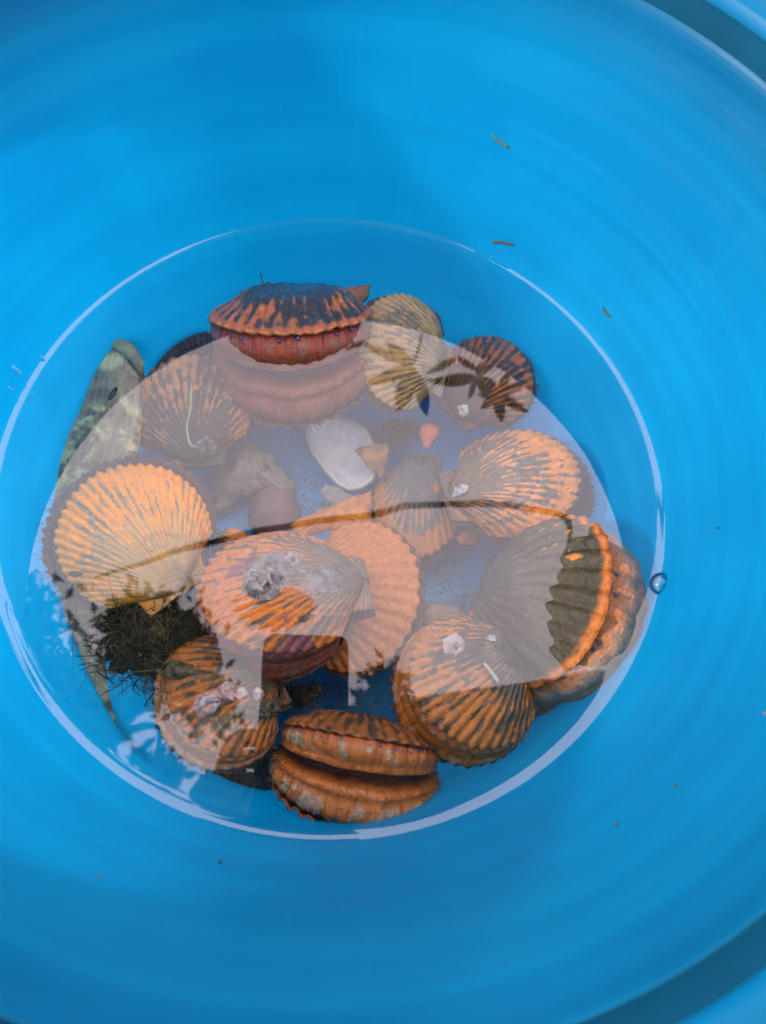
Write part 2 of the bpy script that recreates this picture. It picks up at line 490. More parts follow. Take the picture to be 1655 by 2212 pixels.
def scallop(U, zu, V, zv, wl, hint, gape, dome, label, top, low, mant, seed, ribs=22, amp=0.03, lower=1.04, eyes=26, look=None, group='live scallops heaped in the bucket', name='scallop'):
    """U, V: where the hinge and the far shell edge show; hint: the sideways direction (angle in the picture, z part)"""
    O = at(U[0], U[1], zu)
    E = at(V[0], V[1], zv)
    Y = (E - O); L = Y.length; Y.normalize()
    h = Vector((cos(radians(hint[0])), sin(radians(hint[0])), hint[1]))
    X = (h - Y * h.dot(Y)).normalized()
    Z = X.cross(Y)
    if look is not None:
        if Z.dot(Vector(look)) < 0: X, Z = -X, -Z
    elif Z.z < 0: X, Z = -X, -Z
    W = L * wl
    root = empty(name, O, label, 'scallop', group)
    print(label[:40], 'L=%.3f W=%.3f' % (L, W), 'lowest', round(min(O.z, E.z), 3), 'Z', [round(q, 2) for q in Z])
    vs, fs, uv = valve(L, W, dome * L, ribs, amp * L, (O, X, Y, Z), seed)
    SURF[root.name] = BVHTree.FromPolygons([tuple(q) for q in vs], fs)
    mesh('upper_valve', vs, fs, top, root, True, uv, 0.0011)
    g = radians(gape)
    Yl = rot_about(Y, X, -g); Zl = rot_about(Z, X, -g)
    vs, fs, uv = valve(L * lower, W * lower, dome * 0.9 * L, ribs, amp * L, (O, X, Yl, Zl), seed + 11, -1)
    mesh('lower_valve', vs, fs, low, root, True, uv, 0.0011)
    if gape > 3 and mant is not None:
        nu, nb = 220, 26
        vs, uv = [], []
        for j in range(nb):
            b = j / (nb - 1)
            a = -g * b
            Ya = rot_about(Y, X, a); Za = rot_about(Z, X, a)
            d = abs(b - 0.5) * 2
            puff = 0.045 * sin(pi * min(1, (1 - d) * 1.6)) if d > 0.35 else 0.045 * (d / 0.35) ** 0.6
            k = (1 + (lower - 1) * b)
            for i in range(nu):
                s = -0.97 + 1.94 * i / (nu - 1)
                x, y = margin(s, L * k, W * k)
                vv = 0.955 + puff - 0.17 * max(0, 1 - d / 0.3) ** 0.8 + 0.008 * sin(s * ribs * pi) * d
                vv += 0.02 * fr((s * 6, b * 3, 0), 1.0, seed + 21)
                lift = 0.010 * L * fr((s * 5, b * 5, 0), 1.0, seed + 31)
                vs.append(O + X * (x * vv) + Ya * (y * vv) + Za * lift)
                uv.append(((s + 1) / 2, b))
        m = mesh('mantle', vs, grid_faces(nu, nb), mant, root, True, uv, 0.0012)
        rnd = random.Random(seed)
        for q in range(eyes):
            b = rnd.choice((0.07, 0.93)) + rnd.uniform(-0.03, 0.03)
            s = -0.72 + 1.44 * (q + rnd.uniform(-0.3, 0.3)) / eyes
            Ya = rot_about(Y, X, -g * b)
            k = (1 + (lower - 1) * b)
            x, y = margin(s, L * k, W * k)
            p = O + (X * x + Ya * y) * 0.978
            e = bpy.data.objects.new('eye', EYE)
            COL.objects.link(e)
            e.parent = m
            e.location = p - world_loc(m)
            r = L * rnd.uniform(0.010, 0.0150)
            e.scale = (r, r, r)
    root['_f'] = 0
    del root['_f']
    return root, (O, X, Y, Z, L, W, dome)

FUZZ = plain('algae_fuzz', (0.05, 0.055, 0.03), (0.12, 0.10, 0.05), 200, 0.9, 0.0, 0.001)
def fuzz(sc, n, length, seed, s0=-0.9, s1=0.9, gape=0, k=1.0, mat=None, name='algae_fuzz', wid=0.00012):
    """short algae hairs fringing a shell edge, one part"""
    root, (O, X, Y, Z, L, W, dm) = sc
    rnd = random.Random(seed)
    Yl = rot_about(Y, X, -radians(gape))
    vs, fs = [], []
    for _ in range(n):
        s = rnd.uniform(s0, s1)
        x, y = margin(s, L * k, W * k)
        p = O + X * x + Yl * y
        out = (X * x + Yl * (y - L * 0.5)).normalized()
        d = (out + Vector((rnd.gauss(0, .5), rnd.gauss(0, .5), rnd.gauss(0, .5)))).normalized()
        sd = d.cross(Vector((rnd.gauss(0, 1), rnd.gauss(0, 1), rnd.gauss(0, 1)))).normalized() * wid
        sd2 = d.cross(sd).normalized() * wid
        l = length * rnd.uniform(0.3, 1.2)
        p = p - out * 0.001
        b = len(vs)
        bend = Vector((rnd.gauss(0, .3), rnd.gauss(0, .3), rnd.gauss(0, .3))) * l
        m = p + d * l * 0.55
        for q, kk in ((p, 1.0), (m, 0.8)):
            vs += [q + sd * kk, q - sd * 0.5 * kk + sd2 * 0.87 * kk, q - sd * 0.5 * kk - sd2 * 0.87 * kk]
        vs.append(p + d * l + bend * 0.5)
        for i in range(3):
            j = (i + 1) % 3
            fs += [(b + i, b + j, b + 3 + j, b + 3 + i), (b + 3 + i, b + 3 + j, b + 6)]
    o = mesh(name, vs, fs, mat or FUZZ, root, False)
    o['kind'] = 'stuff'
def barnacle(root, x, y, z, r, mat=BARN, seed=0, h=0.6):
    """a low ribbed cone stuck to the shell where it shows at (x, y)"""
    hit = SURF[root.name].ray_cast(CAM, ray(x, y))
    p, nz = (hit[0], hit[1]) if hit[0] is not None else (at(x, y, z), Vector((0, 0, 1)))
    if nz.z < 0: nz = -nz
    ax_ = nz.cross(Vector((0.3, 1, 0.1))).normalized(); ay_ = nz.cross(ax_)
    n, prof = 24, [(1.0, 0), (0.86, 0.35), (0.62, 0.8), (0.42, 1.0), (0.30, 0.8), (0.2, 0.2), (0.02, 0.1)]
    vs = []
    for q, (pr, ph) in enumerate(prof):
        for k in range(n):
            a = 2 * pi * k / n
            rr = r * pr * (1 + 0.07 * cos(a * 6 + seed) + 0.30 * fr((cos(a), sin(a), q * 0.3), 1.0, seed))
            vs.append(p + ax_ * (rr * cos(a)) + ay_ * (rr * sin(a)) + nz * (r * h * ph * (1 + 0.25 * sin(a * 3 + seed)) - 0.0003))
    fs = grid_faces(n, len(prof), True) + [tuple(range((len(prof) - 1) * n, len(prof) * n))]
    return mesh('barnacle', vs, fs, mat, root)

ORANGE = (0.62, 0.17, 0.018); YEL = (1.0, 0.285, 0.0); GREY = (0.24, 0.20, 0.15); OLIVE = (0.10, 0.085, 0.045); BROWN = (0.12, 0.07, 0.04)
TAN = (0.45, 0.36, 0.25)
mant_red = mantle_mat('mantle_red', (0.27, 0.035, 0.02), (0.32, 0.065, 0.02), (0.07, 0.014, 0.01), (0.24, 0.13, 0.08), 1)
mant_orange = mantle_mat('mantle_orange', (0.44, 0.11, 0.02), (0.52, 0.15, 0.014), (0.06, 0.014, 0.008), (0.42, 0.34, 0.22), 2)
mant_dark = mantle_mat('mantle_dark', (0.12, 0.03, 0.02), (0.10, 0.035, 0.025), (0.03, 0.01, 0.01), (0.14, 0.10, 0.07), 3)
mant_open = mantle_mat('mantle_open', (0.44, 0.14, 0.03), (0.58, 0.27, 0.14), (0.38, 0.25, 0.21), (0.34, 0.22, 0.14), 4)  # pale slit colour stands in for sky mirrored on the wet film
dark_low = shell_mat('shell_dark', (0.16, 0.06, 0.025), (0.06, 0.05, 0.035), (0.05, 0.045, 0.04), 22, 5, 0.45, 0.5, 0.6)
brown_low = shell_mat('shell_brown', (0.34, 0.10, 0.02), (0.12, 0.09, 0.06), (0.10, 0.08, 0.06), 22, 6, 0.5, 0.4, 0.45)

s1f = scallop((392, 1280), -0.030, (194, 1036), -0.010, 1.04, (39, -0.05), 15, 0.16,
    'bright yellow orange scallop with pale stripes, lying on the green fish', shell_mat('shell_yellow', YEL, (0.40, 0.29, 0.16), (0.62, 0.36, 0.10), 32, 1, 0.62, 0.62, 0.10, coat=0.3, spots=0.8, dim=1.0), brown_low, mant_dark, 1, 32, 0.009, 1.16)
s2f = scallop((788, 1258), -0.020, (424, 1290), -0.0070, 0.84, (95, -0.30), 32, 0.16,
    'orange scallop crusted with white barnacles at its middle, dark red mantle showing below', shell_mat('shell_orange_crusted', (0.74, 0.20, 0.008), (0.26, 0.17, 0.10), (0.19, 0.165, 0.12), 28, 2, 0.60, 0.62, 0.42, purple=0.7, coat=0.3, dim=0.8), brown_low, mant_red, 2, 28, 0.013, 1.05)
s3f = scallop((640, 1270), -0.050, (906, 1300), -0.036, 1.22, (85, 0.05), 6, 0.13,
    'smooth plain orange scallop half hidden under the barnacled one', shell_mat('shell_plain_orange', (0.74, 0.22, 0.02), (0.50, 0.20, 0.06), (0.5, 0.17, 0.03), 22, 3, 1.0, 0.2, 0.10, dim=0.85), brown_low, None, 3, 22, 0.012)
s4f = scallop((654, 645), -0.036, (596, 724), 0.011, 1.08, (4, 0.02), 37, 0.165,
    'brown and orange scallop poking out of the water at the back, red mantle dipping in', shell_mat('shell_brown_orange', (0.70, 0.18, 0.010), (0.10, 0.055, 0.022), (0.10, 0.06, 0.035), 24, 4, 0.34, 0.7, 0.30, coat=1.0, edge=(0.50, 0.13, 0.012)), brown_low, mant_red, 4, 24, 0.022, 1.1, look=(0, 1, 0.4))
s5f = scallop((960, 802), -0.040, (775, 712), -0.016, 1.22, (64, 0.0), 8, 0.19,
    'pale sandy scallop with fine ribs, under the reflected leaves', shell_mat('shell_pale', (0.70, 0.40, 0.13), (0.46, 0.32, 0.17), (0.34, 0.20, 0.08), 28, 5, 0.6, 0.3, 0.28, dim=0.75), brown_low, mant_dark, 5, 28, 0.012)
s6f = scallop((985, 905), -0.052, (1112, 748), -0.030, 1.05, (-40, 0.0), 10, 0.18,
    'dark rusty scallop leaning on the bucket wall at the upper right of the heap', shell_mat('shell_rusty', (0.55, 0.14, 0.015), (0.12, 0.06, 0.03), (0.10, 0.07, 0.05), 24, 6, 0.48, 0.4, 0.45), dark_low, mant_dark, 6, 24, 0.018)
s7f = scallop((966, 1082), -0.040, (1248, 1000), -0.026, 0.88, (100, -0.1), 14, 0.17,
    'grey scallop with wavy orange stripes, one white barnacle by its hinge', shell_mat('shell_striped', (0.70, 0.22, 0.03), (0.22, 0.16, 0.12), (0.32, 0.21, 0.11), 26, 7, 0.52, 0.35, 0.2, dim=0.85), brown_low, mant_dark, 7, 26, 0.014, 1.16)
s8f = scallop((1040, 1292), -0.054, (1320, 1300), 0.012, 1.10, (72, 0.0), 50, 0.17,
    'gaping olive scallop with an orange edge against the right wall, half out of the water', shell_mat('shell_olive', (0.62, 0.20, 0.012), (0.075, 0.055, 0.016), (0.24, 0.21, 0.18), 18, 8, 0.16, 0.55, 0.22, coat=0.0, edge=(0.42, 0.11, 0.006), edge_at=0.94), dark_low, mant_open, 8, 18, 0.028, 1.17, look=(-0.7, 0, 0.7))
s9f = scallop((1128, 1402), -0.026, (912, 1536), -0.010, 1.03, (-56, 0.05), 24, 0.17,
    'orange ribbed scallop with a round white barnacle, lower right of the heap', shell_mat('shell_orange_ribbed', (0.74, 0.23, 0.012), (0.17, 0.125, 0.06), (0.22, 0.19, 0.15), 26, 9, 0.52, 0.45, 0.28, coat=0.35, dim=0.64), brown_low, mant_orange, 9, 26, 0.018, 1.10)
s10f = scallop((775, 1590), -0.064, (788, 1592), -0.009, 1.26, (-9, 0.0), 37, 0.17,
    'scallop seen edge on at the front, orange mantle parted by a dark slit', shell_mat('shell_brown_ribbed', (0.48, 0.16, 0.025), (0.13, 0.10, 0.07), (0.12, 0.09, 0.06), 24, 10, 0.5, 0.3, 0.3), brown_low, mant_orange, 10, 24, 0.020, 1.10, 46, look=(0, 1, 0.3))
s11f = scallop((598, 1462), -0.036, (366, 1536), -0.012, 1.14, (-47, 0.02), 13, 0.18,
    'rough orange scallop with pink and white crust on it, lower left of the heap', shell_mat('shell_orange_rough', (0.74, 0.21, 0.012), (0.17, 0.12, 0.055), (0.16, 0.13, 0.085), 24, 11, 0.50, 0.35, 0.50, crust_col=(0.20, 0.17, 0.10)), dark_low, mant_orange, 11, 24, 0.022, 1.08)
s12f = scallop((528, 1575), -0.060, (480, 1722), -0.052, 1.45, (10, 0.0), 6, 0.16,
    'blackish brown scallop at the very bottom, under the rough orange one', shell_mat('shell_blackish', (0.10, 0.06, 0.03), (0.045, 0.038, 0.03), (0.06, 0.055, 0.05), 24, 12, 0.45, 0.4, 0.6, crust_col=(0.10, 0.11, 0.09)), dark_low, None, 12, 24, 0.018)
s13f = scallop((432, 1006), -0.048, (398, 768), -0.030, 1.06, (-6, 0.0), 10, 0.17,
    'brown scallop fanning upwards between the fish head and the grey stone', shell_mat('shell_brown_fan', (0.55, 0.20, 0.045), (0.14, 0.095, 0.06), (0.10, 0.08, 0.07), 22, 13, 0.46, 0.55, 0.35, dim=0.8), dark_low, mant_dark, 13, 22, 0.018)
s14f = scallop((445, 840), -0.066, (362, 735), -0.048, 1.40, (35, 0.0), 8, 0.15,
    'dark maroon scallop edge peeping out behind the brown one, beside the fish head', shell_mat('shell_maroon', (0.10, 0.03, 0.02), (0.06, 0.03, 0.025), (0.06, 0.04, 0.03), 22, 14, 0.5, 0.4, 0.4, crust_col=(0.07, 0.04, 0.03)), dark_low, mant_dark, 14, 22, 0.02)
s15f = scallop((908, 985), -0.068, (893, 1205), -0.056, 0.72, (5, 0.0), 5, 0.10,
    'dull grey scallop with a broad plain orange edge, in the middle of the heap', shell_mat('shell_grey', (0.64, 0.24, 0.05), (0.20, 0.18, 0.16), (0.17, 0.165, 0.15), 22, 15, 0.45, 0.9, 0.2, dim=0.95, edge=(0.62, 0.20, 0.025), edge_at=0.80), dark_low, None, 15, 22, 0.006)
for sc, n, ln, gp, k in ((s1f, 420, .006, 15, 1.16), (s2f, 160, .003, 32, 1.05), (s4f, 200, .004, 0, 1.0), (s6f, 380, .005, 10, 1.04), (s7f, 380, .005, 14, 1.16), (s8f, 420, .005, 50, 1.10), (s9f, 200, .003, 24, 1.1),
                          (s10f, 160, .0025, 28, 1.1), (s11f, 260, .004, 12, 1.08), (s13f, 160, .003, 10, 1.04), (s14f, 200, .003, 8, 1.04)):
    fuzz(sc, n, ln, n + gp, -0.95, 0.95, gp, k)
    fuzz(sc, n // 3, ln * 0.6, n + gp + 1, -0.95, 0.95, 0, 1.0)
for sc, gp, k, mt in ((s2f, 32, 1.05, mant_red), (s4f, 37, 1.1, mant_red), (s8f, 50, 1.1, mant_open), (s9f, 24, 1.1, mant_orange), (s10f, 28, 1.1, mant_orange), (s11f, 13, 1.08, mant_orange)):
    for fb_ in (0.10, 0.20, 0.80, 0.90):
        fuzz(sc, 70, 0.0028, int(fb_ * 100) + gp, -0.85, 0.85, gp * fb_, 0.975 * (1 + (k - 1) * fb_), mt, 'tentacles', 0.00022)
s1, s2, s6, s7, s9, s11 = s1f[0], s2f[0], s6f[0], s7f[0], s9f[0], s11f[0]
PINK = plain('crust_pink', (0.40, 0.22, 0.19), (0.56, 0.45, 0.42), 160, 0.6, 0.5, 0.001)
barnacle(s7, 995, 1060, -0.0245, 0.0045, seed=1)
barnacle(s9, 985, 1398, -0.0085, 0.0052, PINK, 2, 0.35)
barnacle(s9, 1062, 1378, -0.009, 0.0022, seed=3)
barnacle(s6, 1000, 885, -0.034, 0.0040, seed=4)
barnacle(s9, 935, 1362, -0.012, 0.002, PINK, 5)
for i, (x, y, r) in enumerate([(560, 1262, .0042), (585, 1240, .0032), (545, 1240, .0030), (632, 1212, .0042), (570, 1285, .0034), (600, 1265, .0026), (655, 1230, .002)]):
    barnacle(s2, x, y, -0.0018, r, plain('barnacle_grey', (0.22, 0.20, 0.18), (0.42, 0.39, 0.37), 300, 0.6, 0.6, 0.0008) if i == 0 else bpy.data.materials['barnacle_grey'], i + 10, 0.45)
def crust(root, poly, mat, rise, seed, rings=10, sub=8):
    """a thin lumpy crust that follows the shell below it"""
    bvh = SURF[root.name]
    n = len(poly); pts = []
    for i in range(n):
        for k in range(sub):
            t = k / sub
            pts.append((poly[i][0] * (1 - t) + poly[(i + 1) % n][0] * t, poly[i][1] * (1 - t) + poly[(i + 1) % n][1] * t))
    cx = sum(p[0] for p in pts) / len(pts); cy2 = sum(p[1] for p in pts) / len(pts)
    vs = []
    for j in range(rings):
        t = 1 - j / (rings - 0.5)
        for x, y in pts:
            xx, yy = cx + (x - cx) * t, cy2 + (y - cy2) * t
            w_ = 1 + 0.10 * fr((xx * 0.03, yy * 0.03, 0), 1.0, seed)
            xx, yy = cx + (xx - cx) * w_, cy2 + (yy - cy2) * w_
            hit = bvh.ray_cast(CAM, ray(xx, yy))
            p = hit[0] if hit[0] is not None else (vs[-1] if vs else at(xx, yy, root.location.z))
            nz = hit[1] if hit[0] is not None else Vector((0, 0, 1))
            if nz.z < 0: nz = -nz
            vs.append(p + nz * (rise * (1 - t ** 4) * (0.8 + 1.4 * abs(fr(p, 160, seed)) + 0.6 * fr(p, 420, seed)) - 0.0002))
    m = len(pts)
    fs = grid_faces(m, rings, True) + [tuple(range((rings - 1) * m, rings * m))]
    return mesh('crust', vs, fs, mat, root)
pk = NT('crust_mottled'); _o = pk.obj()
_c = pk.mix(pk.step(pk.noise(_o, 130, 5, 0.65, 0.5), 0.42, 0.58), (0.50, 0.26, 0.22), (0.62, 0.56, 0.54))
_c = pk.mix(pk.math('MULTIPLY', pk.step(pk.noise(_o, 90, 4), 0.55, 0.65), 0.7), _c, (0.25, 0.22, 0.20))
pk = pk.surf(pk.pbsdf(_c, 0.5, 0.4, pk.bump(pk.noise(_o, 300, 5), 0.7, 0.001)))
gk = plain('crust_grey', (0.12, 0.10, 0.085), (0.33, 0.30, 0.28), 210, 0.7, 0.9, 0.0015)
ok_ = plain('crust_olive', (0.09, 0.08, 0.04), (0.20, 0.17, 0.10), 210, 0.85, 1.0, 0.002)
crust(s11, [(412, 1530), (428, 1500), (460, 1490), (490, 1470), (525, 1482), (540, 1500), (520, 1512), (480, 1515), (462, 1540), (430, 1550)], pk, 0.0022, 1)
crust(s11, [(545, 1490), (560, 1485), (572, 1500), (566, 1516), (550, 1512)], pk, 0.0016, 2)
crust(s11, [(500, 1525), (540, 1515), (590, 1510), (615, 1530), (600, 1550), (540, 1556), (500, 1550)], ok_, 0.0022, 3)
crust(s11, [(335, 1440), (380, 1425), (420, 1435), (430, 1455), (390, 1470), (345, 1465)], ok_, 0.0020, 4)
crust(s2, [(525, 1225), (560, 1200), (610, 1190), (655, 1200), (650, 1235), (615, 1255), (600, 1290), (555, 1300), (520, 1280)], gk, 0.0014, 5)
crust(s2, [(650, 1235), (700, 1215), (745, 1230), (735, 1275), (690, 1300), (650, 1280)], gk, 0.0004, 6)
crust(s9, [(1085, 1405), (1110, 1385), (1135, 1400), (1130, 1430), (1100, 1440)], ok_, 0.0016, 7)
crust(s13f[0], [(415, 960), (445, 940), (480, 965), (465, 990), (430, 995)], gk, 0.0012, 8)
for i, (x, y, r) in enumerate([(452, 1512, .0030), (500, 1492, .0034)]):
    barnacle(s11, x, y, -0.004, r, PINK, i + 30, 0.7)

# ------------------------------------------------------------------ stones, broken shell, loose clam valve
def fragment(name, poly, z, dome, mat, label, cat, group=None, thick=0.0012, tilt=(0, 0), rough=0.0, seed=0, rings=9, sub=10, chip=0.11):
    """a piece whose outline shows as poly, domed (or dished for a negative dome), with real thickness"""
    pts = []
    n = len(poly)
    for i in range(n):
        p0, p1, p2, p3 = (Vector((*poly[(i + k) % n], 0)) for k in (-1, 0, 1, 2))
        for k in range(sub):
            t = k / sub
            q = 0.5 * ((2 * p1) + (p2 - p0) * t + (2 * p0 - 5 * p1 + 4 * p2 - p3) * t * t + (3 * p1 - p0 - 3 * p2 + p3) * t ** 3)
            pts.append(q.lerp(p1.lerp(p2, t), 0.5))
    q0 = sum(pts, Vector()) / len(pts)
    pts = [q0 + (p - q0) * (1 + chip * fr(p * 0.0011, 60, seed) + chip * 0.7 * fr(p * 0.0011, 170, seed + 3)) for p in pts]
    cx = sum(p.x for p in pts) / len(pts); cy_ = sum(p.y for p in pts) / len(pts)
    c = at(cx, cy_, z)
    root_loc = c.copy()
    vs, uv = [], []
    for j in range(rings):
        t = 1 - j / (rings - 0.5)
        for i, p in enumerate(pts):
            q = at(cx + (p.x - cx) * t, cy_ + (p.y - cy_) * t, z)
            d = q - c
            zz = dome * (1 - t ** 2.2) + d.x * tilt[0] + d.y * tilt[1] + rough * fr(q, 90, seed) + rough * 0.5 * fr(q, 260, seed)
            vs.append(q + Vector((0, 0, zz)))
            uv.append((i / len(pts), t))
    m = len(pts)
    fs = grid_faces(m, rings, True) + [tuple(range((rings - 1) * m, rings * m))]
    o = mesh(name, vs, fs, mat, None, True, uv)
    o.data.transform(Matrix.Translation(-root_loc)); o.location = root_loc
    if Vector(o.data.polygons[0].normal).z < 0: o.data.flip_normals()
    md = o.modifiers.new('thickness', 'SOLIDIFY'); md.thickness = thick; md.offset = -1
    tag(o, label, cat, group)
    return o
st_mat = plain('stone_grey_brown', (0.20, 0.17, 0.13), (0.30, 0.25, 0.19), 90, 0.75, 0.8, 0.002)
fragment('coral_stone', [(470, 1012), (500, 968), (540, 948), (572, 965), (598, 1000), (632, 1030), (622, 1072), (575, 1060), (520, 1075), (470, 1105), (455, 1060)], -0.066, 0.010, st_mat,
         'knobbly grey brown piece of stone left of the bare blue floor', 'stone', thick=0.008, rough=0.005, seed=2, chip=0.05)
fragment('pebble', [(535, 1130), (545, 1075), (590, 1045), (635, 1065), (652, 1110), (630, 1160), (570, 1170)], -0.066, 0.013,
         plain('stone_maroon', (0.17, 0.085, 0.075), (0.24, 0.14, 0.12), 70, 0.6, 0.5, 0.001), 'smooth dull maroon pebble above the barnacled scallop', 'stone', thick=0.006, rough=0.0015, seed=3, chip=0.05)
fragment('dark_stone', [(225, 1310), (300, 1290), (390, 1290), (430, 1340), (420, 1430), (350, 1440), (290, 1440), (235, 1400)], -0.050, 0.014,
         plain('stone_black', (0.020, 0.018, 0.014), (0.07, 0.06, 0.04), 120, 0.8, 0.9, 0.003), 'black weedy stone between the yellow scallop and the rough orange one', 'stone', thick=0.01, rough=0.016, seed=4, chip=0.3, rings=16)
fragment('pebble', [(300, 1365), (330, 1343), (362, 1355), (360, 1380), (320, 1390)], -0.033, 0.004,
         plain('stone_ochre', (0.22, 0.16, 0.05), (0.30, 0.23, 0.09), 140, 0.7, 0.6, 0.002), 'small ochre pebble sitting on the black weedy stone', 'stone', thick=0.003, rough=0.001, seed=5)
clam_mat = NT('clam_pearl')
_o = clam_mat.obj(); _u, _v = clam_mat.uv()
_c = clam_mat.mix(clam_mat.step(clam_mat.noise(_o, 60, 4), 0.35, 0.7), (0.62, 0.62, 0.63), (0.80, 0.80, 0.78))
_c = clam_mat.mix(clam_mat.step(_v, 0.86, 0.93), _c, (0.58, 0.54, 0.44))
_c = clam_mat.mix(clam_mat.math('MULTIPLY', clam_mat.step(clam_mat.noise(_o, 500, 3), 0.64, 0.72), 0.5), _c, (0.14, 0.12, 0.10))
clam_mat = clam_mat.surf(clam_mat.pbsdf(_c, 0.3, 0.5, clam_mat.bump(clam_mat.noise(_o, 120, 4), 0.3, 0.001), 0, 0.3))
fragment('clam_shell', [(663, 925), (672, 898), (700, 890), (745, 900), (785, 925), (806, 965), (812, 1010), (798, 1042), (768, 1058), (738, 1048), (705, 1010), (675, 965)], -0.060, -0.010, clam_mat,
         'empty white clam shell lying hollow side up on the blue floor', 'shell', chip=0.03, thick=0.0022, tilt=(0.12, -0.05), seed=6)
fo = plain('fragment_orange', (0.50, 0.15, 0.02), (0.80, 0.27, 0.03), 120, 0.55, 0.5, 0.001)
fb = plain('fragment_brown', (0.50, 0.21, 0.07), (0.22, 0.12, 0.06), 120, 0.6, 0.5, 0.001)
fredd = plain('fragment_red', (0.62, 0.16, 0.06), (0.52, 0.13, 0.06), 90, 0.6, 0.5, 0.001)
fgrey = plain('fragment_grey', (0.26, 0.24, 0.21), (0.38, 0.35, 0.31), 130, 0.7, 0.7, 0.001)
fdark = plain('fragment_dark', (0.05, 0.045, 0.04), (0.15, 0.13, 0.11), 150, 0.8, 0.8, 0.002)
BR = 'bits of broken shell in the heap'
for poly, z, dm, mt, lab in [
    ([(768, 972), (800, 962), (842, 956), (836, 1000), (826, 1034), (796, 1010)], -0.054, 0.003, fb, 'three cornered tan shard lying across the clam shell'),
    ([(906, 922), (925, 912), (950, 924), (944, 945), (922, 972), (910, 950)], -0.050, 0.003, fredd, 'red orange shard near the dangling tip of the leaf reflection'),
    ([(622, 1140), (645, 1120), (700, 1100), (760, 1072), (800, 1064), (806, 1100), (800, 1135), (740, 1140), (640, 1165)], -0.046, 0.005, fo, 'broad curved orange shard just above the reflected wire'),
    ([(693, 1062), (705, 1050), (740, 1052), (765, 1070), (738, 1090), (705, 1088)], -0.062, 0.002, fgrey, 'small grey flake below the clam shell'),
    ([(933, 1050), (955, 1036), (988, 1020), (1000, 1032), (965, 1055), (942, 1068)], -0.050, 0.002, fo, 'slim orange splinter beside the hinge of the striped scallop'),
    ([(985, 1160), (1010, 1145), (1042, 1152), (1030, 1178), (995, 1178)], -0.058, 0.003, fredd, 'little reddish lump below the striped scallop'),
    ([(725, 632), (760, 622), (800, 616), (795, 645), (768, 668), (735, 660)], -0.030, 0.004, plain('fragment_rust', (0.46, 0.14, 0.03), (0.30, 0.10, 0.03), 90, 0.6, 0.5, 0.001), 'rusty orange shard wedged behind the two scallops at the back'),
    ([(905, 672), (930, 664), (950, 675), (958, 720), (930, 740), (908, 712)], -0.045, 0.004, plain('fragment_umber', (0.22, 0.10, 0.05), (0.13, 0.08, 0.05), 90, 0.6, 0.5, 0.001), 'umber shard behind the pale scallop'),
    ([(815, 925), (850, 905), (890, 908), (905, 940), (870, 958), (830, 962), (808, 945)], -0.062, 0.005, fdark, 'dark gritty lump right of the clam shell'),
    ([(905, 1325), (930, 1300), (975, 1305), (1010, 1330), (1000, 1360), (930, 1370)], -0.045, 0.006, plain('fragment_mottled', (0.30, 0.17, 0.09), (0.16, 0.14, 0.12), 110, 0.7, 0.6, 0.001), 'mottled brown shell piece tucked behind the round barnacle scallop'),
    ([(1010, 1325), (1030, 1312), (1052, 1325), (1040, 1345), (1015, 1345)], -0.048, 0.003, fredd, 'tiny orange chip at the corner of the right hand blue gap'),
    ([(460, 1165), (490, 1140), (530, 1150), (548, 1180), (510, 1200), (470, 1195)], -0.048, 0.005, fo, 'dull orange chip between the yellow scallop and the maroon pebble'),
    ([(640, 1490), (690, 1478), (690, 1500), (660, 1520), (630, 1518)], -0.055, 0.003, plain('fragment_olive', (0.16, 0.12, 0.05), (0.10, 0.08, 0.04), 110, 0.7, 0.6, 0.001), 'olive shell chip under the front of the barnacled scallop'),
    ([(955, 1080), (1000, 1095), (1010, 1120), (975, 1150), (945, 1120)], -0.062, 0.004, fdark, 'dark flake under the striped scallop near its hinge'),
    ([(1120, 1400), (1150, 1392), (1168, 1412), (1168, 1440), (1145, 1450), (1118, 1430)], -0.018, 0.006, plain('fragment_drab', (0.14, 0.13, 0.11), (0.30, 0.28, 0.26), 160, 0.7, 0.7, 0.001), 'drab crusted knob at the hinge of the lower right scallop'),
]:
    fragment('shell_fragment', poly, z, dm, mt, lab, 'shell fragment', BR, 0.0018, (random.uniform(-.1, .1), random.uniform(-.1, .1)), 0.0012, len(lab))

# ------------------------------------------------------------------ the green fish
fm = NT('fish_skin')
o_ = fm.obj(); u_, v_ = fm.uv()
n_ = fm.noise(o_, 95, 5, 0.6)
c_ = fm.mix(fm.step(n_, 0.42, 0.58), (0.09, 0.12, 0.06), (0.44, 0.50, 0.22))
c_ = fm.mix(fm.math('MULTIPLY', fm.step(fm.noise(o_, 40, 3), 0.52, 0.60), 0.7), c_, (0.09, 0.10, 0.06))
str_ = fm.math('SINE', fm.math('ADD', fm.math('MULTIPLY', u_, 95.0), fm.math('MULTIPLY', fm.noise(o_, 60, 2), 3.0)))
c_ = fm.mix(fm.math('MULTIPLY', fm.step(str_, 0.72, 0.92), 0.55), c_, (0.50, 0.13, 0.10))
fish_skin = fm.surf(fm.pbsdf(c_, 0.3, 0.5, fm.bump(fm.noise(o_, 500, 3), 0.3, 0.0006), 0.0, 0.4))
fin_t = NT('fish_fin')
u_, v_ = fin_t.uv(); o_ = fin_t.obj()
c_ = fin_t.mix(fin_t.step(fin_t.noise(o_, 70, 4), 0.42, 0.6), (0.06, 0.07, 0.045), (0.34, 0.36, 0.20))
c_ = fin_t.mix(fin_t.math('MULTIPLY', fin_t.step(fin_t.noise(fin_t.vec(fin_t.math('MULTIPLY', u_, 16.0), fin_t.math('MULTIPLY', v_, 1.5), 0.0), 1.0, 2), 0.55, 0.65), 0.6), c_, (0.16, 0.10, 0.09))
